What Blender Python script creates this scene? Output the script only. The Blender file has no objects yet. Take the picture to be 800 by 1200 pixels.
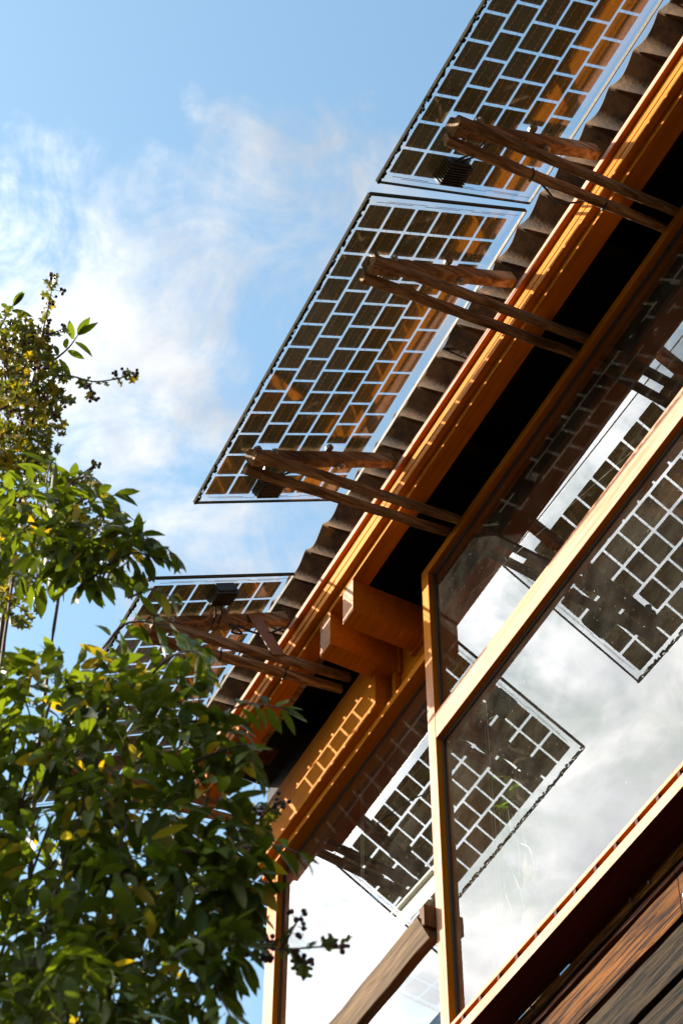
import bpy, bmesh, math, random
from mathutils import Vector, Matrix, noise as mnoise
R = math.radians
rnd = random.Random(7)
scene = bpy.context.scene
COL = scene.collection

# ------------------------------------------------------------------ camera
cam_d = bpy.data.cameras.new('camera')
cam = bpy.data.objects.new('camera', cam_d); COL.objects.link(cam)
CAM = Vector((0.0, -2.8, 1.6))
RX = Vector((0.460, 0.888, 0.004)); RY = Vector((0.700, -0.366, 0.614)); RZ = Vector((0.54633, -0.27939, -0.78959))
RZ.normalize(); RY = (RY - RZ * RY.dot(RZ)).normalized(); RX = RY.cross(RZ)
cam.matrix_world = Matrix(((RX.x, RY.x, RZ.x, CAM.x), (RX.y, RY.y, RZ.y, CAM.y), (RX.z, RY.z, RZ.z, CAM.z), (0, 0, 0, 1)))
cam_d.sensor_fit = 'VERTICAL'; cam_d.sensor_height = 36.0; cam_d.sensor_width = 24.0
cam_d.lens = 68.52
cam_d.clip_start = 0.05; cam_d.clip_end = 5000
cam_d.dof.use_dof = True; cam_d.dof.focus_distance = 7.6; cam_d.dof.aperture_fstop = 9.0
scene.camera = cam

# ------------------------------------------------------------------ light
SUN = Vector((-0.9, -1.0, 0.79)).normalized()          # towards the sun
sun_d = bpy.data.lights.new('sun', 'SUN'); sun_d.energy = 5.0; sun_d.angle = R(0.5); sun_d.color = (1.0, 0.93, 0.82)
sun = bpy.data.objects.new('sun', sun_d); COL.objects.link(sun)
sun.rotation_euler = (-SUN).to_track_quat('-Z', 'Y').to_euler()

world = bpy.data.worlds.new('World'); scene.world = world; world.use_nodes = True
wt = world.node_tree; wt.nodes.clear()
def wn(t, **k):
    n = wt.nodes.new(t)
    for a, v in k.items(): setattr(n, a, v)
    return n
def wmath(op, a, b=None, c=None, clamp=False):
    n = wn('ShaderNodeMath', operation=op); n.use_clamp = clamp
    for i, v in enumerate((a, b, c)):
        if v is None: continue
        if hasattr(v, 'is_output'): wt.links.new(v, n.inputs[i])
        else: n.inputs[i].default_value = v
    return n.outputs[0]
def wvec(op, a, b=None):
    n = wn('ShaderNodeVectorMath', operation=op)
    for i, v in enumerate((a, b)):
        if v is None: continue
        if hasattr(v, 'is_output'): wt.links.new(v, n.inputs[i])
        else: n.inputs[i].default_value = v
    return n
SKY_STRENGTH = 0.12
sky = wn('ShaderNodeTexSky', sky_type='NISHITA'); sky.sun_disc = False
sky.sun_elevation = math.asin(SUN.z); sky.sun_rotation = math.atan2(SUN.x, SUN.y)
sky.altitude = 200; sky.air_density = 1.0; sky.dust_density = 1.6; sky.ozone_density = 1.0
tc = wn('ShaderNodeTexCoord')
D = wvec('NORMALIZE', tc.outputs['Generated']).outputs[0]
sep = wn('ShaderNodeSeparateXYZ'); wt.links.new(D, sep.inputs[0])
dz = wmath('ADD', wmath('MAXIMUM', sep.outputs[2], 0.0), 0.06)
px = wmath('DIVIDE', sep.outputs[0], dz); py = wmath('DIVIDE', sep.outputs[1], dz)
comb = wn('ShaderNodeCombineXYZ'); wt.links.new(px, comb.inputs[0]); wt.links.new(py, comb.inputs[1])
def wnoise(vec, scale, detail, rough, dist=0.0, off=(0, 0, 0)):
    v = wvec('ADD', vec, off).outputs[0]
    n = wn('ShaderNodeTexNoise'); n.inputs['Scale'].default_value = scale; n.inputs['Detail'].default_value = detail
    n.inputs['Roughness'].default_value = rough; n.inputs['Distortion'].default_value = dist
    wt.links.new(v, n.inputs['Vector']); return n.outputs['Fac']
P2 = comb.outputs[0]
big = wnoise(P2, 4.6, 10, 0.62, 0.35, (3.1, 1.7, 0))
fine = wnoise(P2, 13.0, 9, 0.66, 0.6, (0.3, 5.2, 0))
field = wmath('ADD', wmath('MULTIPLY', big, 0.58), wmath('MULTIPLY', fine, 0.42))
# a bank of cloud lies on the sunward half of the sky, thinning out to open blue
def blob(cx, cy, rx, ry, amt):
    a = wmath('POWER', wmath('DIVIDE', wmath('SUBTRACT', px, cx), rx), 2.0)
    b = wmath('POWER', wmath('DIVIDE', wmath('SUBTRACT', py, cy), ry), 2.0)
    g = wmath('POWER', 2.718, wmath('MULTIPLY', wmath('ADD', a, b), -1.0))
    return wmath('MULTIPLY', g, amt)
bank = wn('ShaderNodeMapRange'); bank.inputs['From Min'].default_value = 0.08; bank.inputs['From Max'].default_value = -0.42
bank.inputs['To Min'].default_value = 0.0; bank.inputs['To Max'].default_value = 0.17; bank.interpolation_type = 'SMOOTHSTEP'
wt.links.new(py, bank.inputs['Value'])
cov = bank.outputs[0]
for b in ((-0.575, 0.10, 0.085, 0.085, 0.16), (-0.645, 0.17, 0.08, 0.08, 0.11), (-0.46, 0.235, 0.07, 0.07, 0.15), (-0.70, 0.24, 0.07, 0.08, 0.07), (-0.60, 0.36, 0.12, 0.10, 0.12), (-0.42, 0.05, 0.06, 0.08, -0.10)):
    cov = wmath('ADD', cov, blob(*b))
dens = wn('ShaderNodeMapRange'); dens.inputs['From Min'].default_value = 0.53; dens.inputs['From Max'].default_value = 0.72
dens.interpolation_type = 'SMOOTHSTEP'
wt.links.new(wmath('ADD', field, cov), dens.inputs['Value'])
density = wmath('MULTIPLY', dens.outputs[0], 0.90)
# forward scattering: cloud glows towards the sun, and a soft grey mottling of thicker parts
cosS = wvec('DOT_PRODUCT', D, tuple(SUN)).outputs['Value']
glow = wmath('POWER', wmath('MAXIMUM', cosS, 0.0), 6.0)
lum = wmath('ADD', wmath('MULTIPLY', wmath('MINIMUM', glow, 0.42), 3.9), 0.19)
hz = wn('ShaderNodeMapRange', interpolation_type='SMOOTHSTEP'); hz.inputs['From Min'].default_value = 0.05; hz.inputs['From Max'].default_value = 0.6
hz.inputs['To Min'].default_value = 0.4; wt.links.new(sep.outputs[2], hz.inputs['Value'])
lum = wmath('MULTIPLY', lum, hz.outputs[0])      # low cloud dimmed to cut the ambient light on the house
shade = wn('ShaderNodeMapRange'); shade.inputs['From Min'].default_value = 0.40; shade.inputs['From Max'].default_value = 0.62
shade.inputs['To Min'].default_value = 1.06; shade.inputs['To Max'].default_value = 0.74
wt.links.new(wnoise(P2, 9.5, 7, 0.58, 0.4, (9.4, 2.2, 0)), shade.inputs['Value'])
lum = wmath('MULTIPLY', lum, shade.outputs[0])
ccol = wn('ShaderNodeCombineColor')
lumr = wmath('MULTIPLY', lum, wmath('ADD', wmath('MULTIPLY', shade.outputs[0], 0.30), 0.70))
lumg = wmath('MULTIPLY', lum, wmath('ADD', wmath('MULTIPLY', shade.outputs[0], 0.18), 0.82))
wt.links.new(lumr, ccol.inputs[0]); wt.links.new(lumg, ccol.inputs[1]); wt.links.new(lum, ccol.inputs[2])
skys = wvec('MULTIPLY', sky.outputs[0], (SKY_STRENGTH * 1.08, SKY_STRENGTH * 1.24, SKY_STRENGTH * 1.10))
mixc = wn('ShaderNodeMix', data_type='RGBA')
wt.links.new(density, mixc.inputs['Factor']); wt.links.new(skys.outputs[0], mixc.inputs['A']); wt.links.new(ccol.outputs[0], mixc.inputs['B'])
bg = wn('ShaderNodeBackground'); bg.inputs['Strength'].default_value = 1.0
wt.links.new(mixc.outputs['Result'], bg.inputs['Color'])
wo = wn('ShaderNodeOutputWorld'); wt.links.new(bg.outputs[0], wo.inputs['Surface'])

scene.view_settings.view_transform = 'Standard'
scene.view_settings.look = 'None'
scene.view_settings.exposure = 1.42
scene.view_settings.gamma = 1.0
scene.cycles.max_bounces = 10; scene.cycles.transparent_max_bounces = 24; scene.cycles.glossy_bounces = 5; scene.cycles.diffuse_bounces = 3
scene.cycles.caustics_reflective = False; scene.cycles.caustics_refractive = False

# ------------------------------------------------------------------ materials
class NT:
    def __init__(s, name):
        s.m = bpy.data.materials.new(name); s.m.use_nodes = True; s.t = s.m.node_tree; s.t.nodes.clear()
        s.out = s.n('ShaderNodeOutputMaterial')
    def n(s, t, **k):
        n = s.t.nodes.new(t)
        for a, v in k.items(): setattr(n, a, v)
        return n
    def set(s, sock, v):
        if hasattr(v, 'is_output'): s.t.links.new(v, sock)
        else: sock.default_value = v
    def math(s, op, a, b=None, clamp=False):
        n = s.n('ShaderNodeMath', operation=op); n.use_clamp = clamp
        s.set(n.inputs[0], a)
        if b is not None: s.set(n.inputs[1], b)
        return n.outputs[0]
    def mix(s, f, a, b):
        n = s.n('ShaderNodeMix', data_type='RGBA')
        s.set(n.inputs['Factor'], f)
        s.set(n.inputs['A'], a if hasattr(a, 'is_output') else (*a, 1)); s.set(n.inputs['B'], b if hasattr(b, 'is_output') else (*b, 1))
        return n.outputs['Result']
    def ramp(s, v, a, b, c=0.0, d=1.0):
        n = s.n('ShaderNodeMapRange'); n.inputs['From Min'].default_value = a; n.inputs['From Max'].default_value = b
        n.inputs['To Min'].default_value = c; n.inputs['To Max'].default_value = d; n.interpolation_type = 'SMOOTHSTEP'
        s.set(n.inputs['Value'], v); return n.outputs[0]
    def coords(s, scale=(1, 1, 1), kind='Position'):
        if kind == 'Position': o = s.n('ShaderNodeNewGeometry').outputs['Position']
        else: o = s.n('ShaderNodeTexCoord').outputs[kind]
        v = s.n('ShaderNodeVectorMath', operation='MULTIPLY'); s.t.links.new(o, v.inputs[0]); v.inputs[1].default_value = scale
        oi = s.n('ShaderNodeObjectInfo')
        a = s.n('ShaderNodeVectorMath', operation='ADD'); s.t.links.new(v.outputs[0], a.inputs[0])
        if kind != 'Position':
            k = s.math('MULTIPLY', oi.outputs['Random'], 37.0); s.t.links.new(k, a.inputs[1])
        return a.outputs[0]
    def noise(s, vec, scale=1.0, detail=5, rough=0.55, dist=0.0):
        n = s.n('ShaderNodeTexNoise'); n.inputs['Scale'].default_value = scale; n.inputs['Detail'].default_value = detail
        n.inputs['Roughness'].default_value = rough; n.inputs['Distortion'].default_value = dist
        s.t.links.new(vec, n.inputs['Vector']); return n.outputs['Fac']
    def bsdf(s, col, rough=0.5, bump=None, bumpd=0.002, metallic=0.0, spec=0.5, coat=0.0):
        b = s.n('ShaderNodeBsdfPrincipled'); s.set(b.inputs['Base Color'], col if hasattr(col, 'is_output') else (*col, 1))
        s.set(b.inputs['Roughness'], rough); b.inputs['Metallic'].default_value = metallic; b.inputs['Specular IOR Level'].default_value = spec
        b.inputs['Coat Weight'].default_value = coat
        if bump is not None:
            bp = s.n('ShaderNodeBump'); bp.inputs['Distance'].default_value = bumpd; bp.inputs['Strength'].default_value = 0.6
            s.t.links.new(bump, bp.inputs['Height']); s.t.links.new(bp.outputs[0], b.inputs['Normal'])
        s.t.links.new(b.outputs[0], s.out.inputs['Surface']); return b

def paint_mat(name, fresh, sun_pale, z0, z1, sun_floor=0.0, grain=(1, 1, 1), flecks=0.5):
    """Orange-painted timber: opaque stain, paler from z0 down to z1, sun and shade put into the colour."""
    t = NT(name)
    pos = t.n('ShaderNodeNewGeometry').outputs['Position']
    sp = t.n('ShaderNodeSeparateXYZ'); t.t.links.new(pos, sp.inputs[0])
    g = t.noise(t.coords(grain), 1.0, 6, 0.6)
    mott = t.noise(t.coords((3, 3, 3)), 1.0, 4, 0.6)
    w = t.ramp(sp.outputs[2], z0, z1)
    w = t.math('ADD', t.math('MULTIPLY', w, 1.0 - sun_floor), sun_floor)
    nrm_ = t.n('ShaderNodeNewGeometry').outputs['True Normal']; sn = t.n('ShaderNodeSeparateXYZ'); t.t.links.new(nrm_, sn.inputs[0])
    outward = t.ramp(t.math('MULTIPLY', sn.outputs[1], -1.0), 0.2, 0.8)      # outward faces take the sunlit tone, put into the colour
    w = t.math('MULTIPLY', t.math('ADD', w, t.math('MULTIPLY', t.math('SUBTRACT', mott, 0.5), 0.4), clamp=True), outward)
    c = t.mix(w, fresh, sun_pale)
    c = t.mix(t.ramp(g, 0.35, 0.75), c, t.mix(0.55, c, tuple(x * 0.58 for x in fresh)))
    stain = t.noise(t.coords(tuple(2.0 if q < 10 else 9.0 for q in grain)), 1.0, 5, 0.6)
    c = t.mix(t.math('MULTIPLY', t.ramp(stain, 0.52, 0.72), 0.28), c, (0.22, 0.075, 0.006))
    fl = t.noise(t.coords((55, 55, 38)), 1.0, 2, 0.5)
    fm = t.math('MULTIPLY', t.ramp(fl, 0.745, 0.77), flecks)
    c = t.mix(fm, c, (0.75, 0.68, 0.58))
    dk = t.math('MULTIPLY', t.ramp(t.noise(t.coords((70, 70, 40)), 1.0, 2, 0.5), 0.755, 0.77), 0.8)
    c = t.mix(dk, c, (0.10, 0.045, 0.02))
    t.bsdf(c, 0.70, g, 0.002, spec=0.10)
    return t.m
FRESH = (0.63, 0.195, 0.004); SUN_PALE = (0.60, 0.315, 0.22); GOLD = (0.66, 0.28, 0.014)
M = {}
M['paint_x'] = paint_mat('orange_paint_eaves', FRESH, GOLD, 0.0, -1.0, 0.0, (3, 60, 60))
M['paint_head'] = paint_mat('orange_paint_sheltered', FRESH, GOLD, 0.0, -1.0, 0.0, (3, 60, 60))
M['paint_v'] = paint_mat('orange_paint_posts', FRESH, SUN_PALE, 7.7, 7.25, 0.0, (60, 60, 3))
M['paint_sill'] = paint_mat('peach_paint_sunlit', FRESH, SUN_PALE, 7.7, 7.1, 0.0, (3, 60, 60))
M['paint_batten'] = paint_mat('batten_paint_sunlit', FRESH, SUN_PALE, 9.0, 8.2, 0.7, (3, 60, 60))
M['paint_end'] = paint_mat('beam_end_paint', FRESH, (0.58, 0.31, 0.20), 9.0, 8.2, 0.85, (40, 40, 40), 0.9)

def timber_mat(name, ca, cb, grain=(2, 45, 45), kind='Position', rough=0.7, bumpd=0.004, knots=0.5, sharp=0.18):
    t = NT(name)
    v = t.coords(grain, kind)
    g = t.noise(v, 1.0, 7, 0.65, 0.6)
    g2 = t.noise(v, 3.5, 5, 0.7, 0.2)
    big = t.noise(t.coords(tuple(x * 0.12 for x in grain), kind), 1.0, 4, 0.6)
    c = t.mix(t.ramp(g, 0.5 - sharp, 0.5 + sharp), ca, cb)
    c = t.mix(t.ramp(big, 0.38, 0.70), c, t.mix(0.55, c, tuple(x * 0.35 for x in ca)))
    c = t.mix(t.math('MULTIPLY', t.ramp(g2, 0.58, 0.72), knots), c, tuple(x * 0.18 for x in ca))
    h = t.math('ADD', t.math('MULTIPLY', g, 0.7), t.math('MULTIPLY', g2, 0.5))
    t.bsdf(c, rough, h, bumpd, spec=0.10)
    return t.m
M['bracket_wood'] = timber_mat('bracket_wood', (0.16, 0.080, 0.038), (0.60, 0.40, 0.24), (48, 4, 48), 'Object', bumpd=0.006)
M['rail_wood'] = timber_mat('rail_wood', (0.075, 0.036, 0.012), (0.23, 0.135, 0.06), (3, 60, 60), 'Object', knots=0.7)
M['rail_end'] = timber_mat('rail_end_wood', (0.08, 0.036, 0.016), (0.16, 0.08, 0.036), (30, 30, 6), 'Object')
M['plank_a'] = timber_mat('plank_brown', (0.018, 0.0045, 0.001), (0.26, 0.092, 0.014), (3.5, 85, 85), rough=0.75, bumpd=0.02, knots=1.0, sharp=0.10)
M['plank_b'] = timber_mat('plank_grey', (0.005, 0.0035, 0.002), (0.060, 0.036, 0.016), (4, 80, 80), rough=0.8, bumpd=0.02, knots=1.0, sharp=0.10)
M['plank_edge'] = timber_mat('plank_edge', (0.07, 0.024, 0.013), (0.13, 0.052, 0.03), (3, 45, 45))
M['dark_wood'] = timber_mat('recess_shade_wood', (0.010, 0.007, 0.005), (0.02, 0.013, 0.009))  # near-black base puts the shade of the void and gaps into the colour
M['room_wood'] = timber_mat('room_ceiling_wood', (0.07, 0.040, 0.024), (0.11, 0.065, 0.038))
M['room_post'] = timber_mat('room_post_wood', (0.42, 0.16, 0.07), (0.60, 0.27, 0.13), (45, 45, 3))
M['bark'] = timber_mat('bark', (0.10, 0.06, 0.03), (0.20, 0.13, 0.075), (22, 22, 7), bumpd=0.012)
M['sill_dark'] = timber_mat('sill_shade_brown', (0.07, 0.010, 0.004), (0.10, 0.016, 0.006), (3, 40, 40))  # dark base puts the shade under and between the sill boards into colour

def simple(name, col, rough=0.5, metallic=0.0, spec=0.5, var=0.25, scale=25, bumpd=0.001):
    t = NT(name)
    g = t.noise(t.coords((scale, scale, scale), 'Object'), 1.0, 4, 0.6)
    c = t.mix(t.math('MULTIPLY', t.ramp(g, 0.3, 0.7), var), col, tuple(x * 0.45 for x in col))
    t.bsdf(c, rough, g, bumpd, metallic, spec); return t.m
M['black_plastic'] = simple('black_plastic', (0.013, 0.013, 0.014), 0.45)
M['black_rubber'] = simple('black_rubber', (0.012, 0.011, 0.010), 0.6)
M['steel'] = simple('dull_steel', (0.45, 0.42, 0.37), 0.35, 0.9)
M['plate'] = simple('brown_painted_plate', (0.30, 0.16, 0.10), 0.5)
M['cable_orange'] = simple('orange_cable_sheath', (0.45, 0.17, 0.03), 0.5)
M['trim'] = simple('panel_edge_seal', (0.06, 0.05, 0.03), 0.85, spec=0.08, var=0.8, scale=90)
M['trim_light'] = simple('panel_edge_bright', (0.26, 0.20, 0.15), 0.4, var=0.5, scale=60)
M['moss'] = simple('moss', (0.060, 0.052, 0.008), 0.95, spec=0.05, var=0.9, scale=160)
M['ribbon'] = simple('cell_ribbon', (0.62, 0.40, 0.12), 0.4, 0.0)
M['busbar'] = simple('busbar_copper', (0.16, 0.07, 0.05), 0.4, 0.5)
M['white_paint'] = simple('white_painted_board', (0.85, 0.83, 0.74), 0.5, var=0.1)
M['white_cord'] = simple('white_cord', (0.80, 0.77, 0.70), 0.7, var=0.1)
M['planter'] = simple('pale_planter', (0.52, 0.50, 0.44), 0.6)
M['gasket'] = simple('glazing_gasket', (0.022, 0.02, 0.018), 0.6)
M['soil'] = simple('ground_soil', (0.020, 0.019, 0.012), 0.9, var=0.8, scale=3)
M['berry'] = simple('dark_red_berry', (0.085, 0.006, 0.010), 0.28, var=0.5, scale=200)
M['twig'] = simple('twig_bark', (0.11, 0.050, 0.028), 0.7, var=0.6, scale=60)
M['stem_green'] = simple('young_stem', (0.22, 0.10, 0.035), 0.6, var=0.5, scale=60)

def roof_mat():
    t = NT('fibre_cement_sheet')
    a = t.noise(t.coords((7, 7, 7)), 1.0, 6, 0.65); b = t.noise(t.coords((60, 60, 60)), 1.0, 3, 0.6)
    c = t.mix(t.ramp(a, 0.36, 0.66), (0.034, 0.019, 0.009), (0.135, 0.070, 0.026))
    c = t.mix(t.math('MULTIPLY', t.ramp(t.noise(t.coords((4, 14, 14)), 1.0, 4, 0.6), 0.58, 0.72), 0.8), c, (0.22, 0.09, 0.018))
    c = t.mix(t.math('MULTIPLY', t.ramp(b, 0.5, 0.7), 0.5), c, (0.05, 0.035, 0.025))
    t.bsdf(c, 0.85, b, 0.003, spec=0.25); return t.m
M['roof'] = roof_mat()

def glass_mat(name, f0, dust, dust_scale, tint=(1, 1, 1), dust_col=(0.55, 0.50, 0.40), specks=0.0, both=False):
    """Thin clear pane: Fresnel-weighted mirror over see-through, plus a film of dust."""
    t = NT(name)
    lw = t.n('ShaderNodeLayerWeight'); lw.inputs['Blend'].default_value = 0.5
    fac = t.math('ADD', t.math('MULTIPLY', t.math('POWER', lw.outputs['Facing'], 5.0), 1.0 - f0), f0)
    if both: fac = t.math('DIVIDE', t.math('MULTIPLY', fac, 2.0), t.math('ADD', fac, 1.0))     # both skins of the pane together
    tr = t.n('ShaderNodeBsdfTransparent'); tr.inputs['Color'].default_value = (*tint, 1)
    gl = t.n('ShaderNodeBsdfGlossy'); gl.inputs['Roughness'].default_value = 0.0; gl.inputs['Color'].default_value = (1, 1, 1, 1)
    m1 = t.n('ShaderNodeMixShader'); t.t.links.new(fac, m1.inputs[0]); t.t.links.new(tr.outputs[0], m1.inputs[1]); t.t.links.new(gl.outputs[0], m1.inputs[2])
    df = t.n('ShaderNodeBsdfDiffuse'); df.inputs['Color'].default_value = (*dust_col, 1)
    d1 = t.ramp(t.noise(t.coords((dust_scale,) * 3), 1.0, 5, 0.65), 0.35, 0.75, 0.35, 1.6)
    d = t.math('MULTIPLY', d1, dust)
    if specks:
        s1 = t.ramp(t.noise(t.coords((120, 120, 70)), 1.0, 1, 0.5), 0.76, 0.79)
        d = t.math('ADD', d, t.math('MULTIPLY', s1, specks), clamp=True)
    m2 = t.n('ShaderNodeMixShader'); t.t.links.new(d, m2.inputs[0]); t.t.links.new(m1.outputs[0], m2.inputs[1]); t.t.links.new(df.outputs[0], m2.inputs[2])
    t.t.links.new(m2.outputs[0], t.out.inputs['Surface']); return t.m
M['window_glass'] = glass_mat('window_glass', 0.055, 0.026, 5.0, (0.70, 0.72, 0.70), specks=0.30, both=True)
M['panel_glass'] = glass_mat('panel_glass', 0.045, 0.03, 6.0, (0.96, 0.97, 0.98), (0.75, 0.78, 0.82))
tt = NT('clear_glass'); tr_ = tt.n('ShaderNodeBsdfTransparent'); tr_.inputs['Color'].default_value = (0.98, 0.99, 0.98, 1); tt.t.links.new(tr_.outputs[0], tt.out.inputs['Surface']); M['clear_glass'] = tt.m

tt = NT('dimmed_glass'); tr_ = tt.n('ShaderNodeBsdfTransparent'); tr_.inputs['Color'].default_value = (0.60, 0.66, 0.68, 1); tt.t.links.new(tr_.outputs[0], tt.out.inputs['Surface']); M['room_glass'] = tt.m  # tint added to dim the sky seen through the end pane
def cell_mat():
    t = NT('solar_cell_back')
    a = t.noise(t.coords((9, 9, 9), 'Object'), 1.0, 4, 0.6)
    c = t.mix(t.ramp(a, 0.3, 0.7), (0.010, 0.009, 0.005), (0.022, 0.018, 0.009))
    oi = t.n('ShaderNodeObjectInfo')
    c = t.mix(t.math('MULTIPLY', oi.outputs['Random'], 0.8), c, (0.045, 0.034, 0.012))
    b = t.bsdf(c, 0.5, metallic=0.0)
    gl = t.n('ShaderNodeBsdfGlossy'); gl.inputs['Roughness'].default_value = 0.06; gl.inputs['Color'].default_value = (0.70, 0.58, 0.44, 1)
    m = t.n('ShaderNodeMixShader'); m.inputs[0].default_value = 0.14
    t.t.links.new(b.outputs[0], m.inputs[1]); t.t.links.new(gl.outputs[0], m.inputs[2])
    ad = t.n('ShaderNodeAddShader'); tr = t.n('ShaderNodeBsdfTransparent'); tr.inputs['Color'].default_value = (0.15, 0.115, 0.05, 1)
    t.t.links.new(m.outputs[0], ad.inputs[0]); t.t.links.new(tr.outputs[0], ad.inputs[1])
    t.t.links.new(ad.outputs[0], t.out.inputs['Surface'])
    return t.m
M['cell'] = cell_mat()

def leaf_mat(name, dark, light, yellow=0.0, transl=0.35, rough=0.35):
    t = NT(name)
    oi = t.n('ShaderNodeObjectInfo')
    at = t.n('ShaderNodeAttribute'); at.attribute_name = 'tone'
    geo = t.n('ShaderNodeNewGeometry')
    v = t.math('ADD', t.math('MULTIPLY', geo.outputs['Random Per Island'], 0.75), t.math('MULTIPLY', oi.outputs['Random'], 0.6))
    v = t.math('FRACT', v)
    nz = t.noise(t.coords((30, 30, 30)), 1.0, 3, 0.6)
    c = t.mix(v, dark, light)
    c = t.mix(t.math('MULTIPLY', t.ramp(nz, 0.45, 0.75), 0.35), c, tuple(x * 0.6 for x in dark))
    if yellow: c = t.mix(t.ramp(v, 1.0 - yellow, 1.0 - yellow * 0.5), c, (0.42, 0.26, 0.02))
    b = t.bsdf(c, rough, nz, 0.001, spec=0.32)
    tl = t.n('ShaderNodeBsdfTranslucent'); tc_ = t.n('ShaderNodeVectorMath', operation='MULTIPLY')
    t.t.links.new(c, tc_.inputs[0]); tc_.inputs[1].default_value = (1.7, 1.8, 0.6)
    t.t.links.new(tc_.outputs[0], tl.inputs['Color'])
    m = t.n('ShaderNodeMixShader'); m.inputs[0].default_value = transl
    t.t.links.new(b.outputs[0], m.inputs[1]); t.t.links.new(tl.outputs[0], m.inputs[2]); t.t.links.new(m.outputs[0], t.out.inputs['Surface'])
    return t.m
M['leaf'] = leaf_mat('climber_leaf', (0.028, 0.044, 0.005), (0.150, 0.175, 0.017), 0.03, 0.42, 0.42)
M['leaf_bright'] = leaf_mat('pot_plant_leaf', (0.25, 0.42, 0.04), (0.40, 0.58, 0.08))
M['leaf_yellow'] = leaf_mat('yellowed_leaf', (0.40, 0.24, 0.02), (0.52, 0.36, 0.05))
M['leaf_haw'] = leaf_mat('hawthorn_leaf', (0.065, 0.085, 0.012), (0.20, 0.17, 0.03), 0.22, 0.3)

# ------------------------------------------------------------------ mesh helpers
def link(o, parent=None):
    COL.objects.link(o)
    if parent is not None: o.parent = parent
    return o
def mesh_from(name, bm, mats, smooth=False):
    me = bpy.data.meshes.new(name); bmesh.ops.recalc_face_normals(bm, faces=bm.faces)
    bm.to_mesh(me); bm.free()
    for m in (mats if isinstance(mats, (list, tuple)) else [mats]): me.materials.append(m)
    if smooth:
        for p in me.polygons: p.use_smooth = True
    return me
def part(name, bm, mats, parent=None, loc=(0, 0, 0), smooth=False):
    o = bpy.data.objects.new(name, mesh_from(name, bm, mats, smooth)); o.location = loc
    return link(o, parent)
def thing(name, label, cat, loc=(0, 0, 0), group=None):
    o = bpy.data.objects.new(name, None); o.location = loc; o.empty_display_size = 0.1; link(o); tag(o, label, cat, group); return o
def tag(o, label, cat, group=None, kind=None):
    if label: o['label'] = label
    if cat: o['category'] = cat
    if group: o['group'] = group
    if kind: o['kind'] = kind
def add_box(bm, x0, x1, y0, y1, z0, z1, bev=0.0, mi=0):
    b = bmesh.new()
    bmesh.ops.create_cube(b, size=1.0)
    for v in b.verts:
        v.co = Vector((x0 + (v.co.x + .5) * (x1 - x0), y0 + (v.co.y + .5) * (y1 - y0), z0 + (v.co.z + .5) * (z1 - z0)))
    if bev: bmesh.ops.bevel(b, geom=list(b.edges), offset=bev, segments=2, profile=0.6, affect='EDGES')
    for f in b.faces: f.material_index = mi
    merge(bm, b)
def merge(bm, b):
    me = bpy.data.meshes.new('tmp'); b.to_mesh(me); b.free(); bm.from_mesh(me); bpy.data.meshes.remove(me)
def box(x0, x1, y0, y1, z0, z1, bev=0.0):
    bm = bmesh.new(); add_box(bm, x0, x1, y0, y1, z0, z1, bev); return bm
def frame_for(d, up=Vector((0, 0, 1))):
    d = d.normalized()
    if abs(d.dot(up)) > 0.98: up = Vector((1, 0, 0))
    s = d.cross(up).normalized(); u = s.cross(d).normalized(); return s, u
def add_bar(bm, p0, p1, w, h, up=Vector((0, 0, 1)), n=1, jit=0.0, taper=1.0, seed=0, chamfer=0.22):
    """A squared bar with chamfered arrises, hewn slightly uneven when jit > 0."""
    p0 = Vector(p0); p1 = Vector(p1); s, u = frame_for(p1 - p0, up); r = random.Random(seed)
    c = chamfer; prof = [(-1, -1 + c), (-1 + c, -1), (1 - c, -1), (1, -1 + c), (1, 1 - c), (1 - c, 1), (-1 + c, 1), (-1, 1 - c)]
    rings = []
    for i in range(n + 1):
        t = i / n; p = p0.lerp(p1, t); k = 1 + (taper - 1) * t
        q = p + s * r.uniform(-jit, jit) + u * r.uniform(-jit, jit)
        rings.append([bm.verts.new(q + s * (a * w / 2 * k * (1 + r.uniform(-jit, jit) * 6)) + u * (b * h / 2 * k * (1 + r.uniform(-jit, jit) * 6))) for a, b in prof])
    for a, b in zip(rings, rings[1:]):
        for j in range(8): bm.faces.new((a[j], a[(j + 1) % 8], b[(j + 1) % 8], b[j]))
    bm.faces.new(rings[0][::-1]); bm.faces.new(rings[-1])
def add_tube(bm, pts, r, n=6, r2=None):
    pts = [Vector(p) for p in pts]; rings = []
    for i, p in enumerate(pts):
        d = pts[min(i + 1, len(pts) - 1)] - pts[max(i - 1, 0)]
        if d.length < 1e-9: d = Vector((0, 0, 1))
        s, u = frame_for(d); k = i / max(1, len(pts) - 1); rr = r + ((r2 if r2 is not None else r) - r) * k
        rings.append([bm.verts.new(p + (s * math.cos(a) + u * math.sin(a)) * rr) for a in [2 * math.pi * j / n for j in range(n)]])
    for a, b in zip(rings, rings[1:]):
        for j in range(n): bm.faces.new((a[j], a[(j + 1) % n], b[(j + 1) % n], b[j]))
    bm.faces.new(rings[0][::-1]); bm.faces.new(rings[-1])
def add_cyl(bm, p0, p1, r, n=14): add_tube(bm, [p0, p1], r, n)
def bez(p, n=14):
    """Catmull-Rom through points."""
    p = [Vector(q) for q in p]; p = [p[0] * 2 - p[1]] + p + [p[-1] * 2 - p[-2]]; out = []
    for i in range(1, len(p) - 2):
        for k in range(n):
            t = k / n
            out.append(0.5 * ((2 * p[i]) + (p[i + 1] - p[i - 1]) * t + (2 * p[i - 1] - 5 * p[i] + 4 * p[i + 1] - p[i + 2]) * t * t + (3 * p[i] - p[i - 1] - 3 * p[i + 1] + p[i + 2]) * t ** 3))
    out.append(p[-2]); return out

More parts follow.
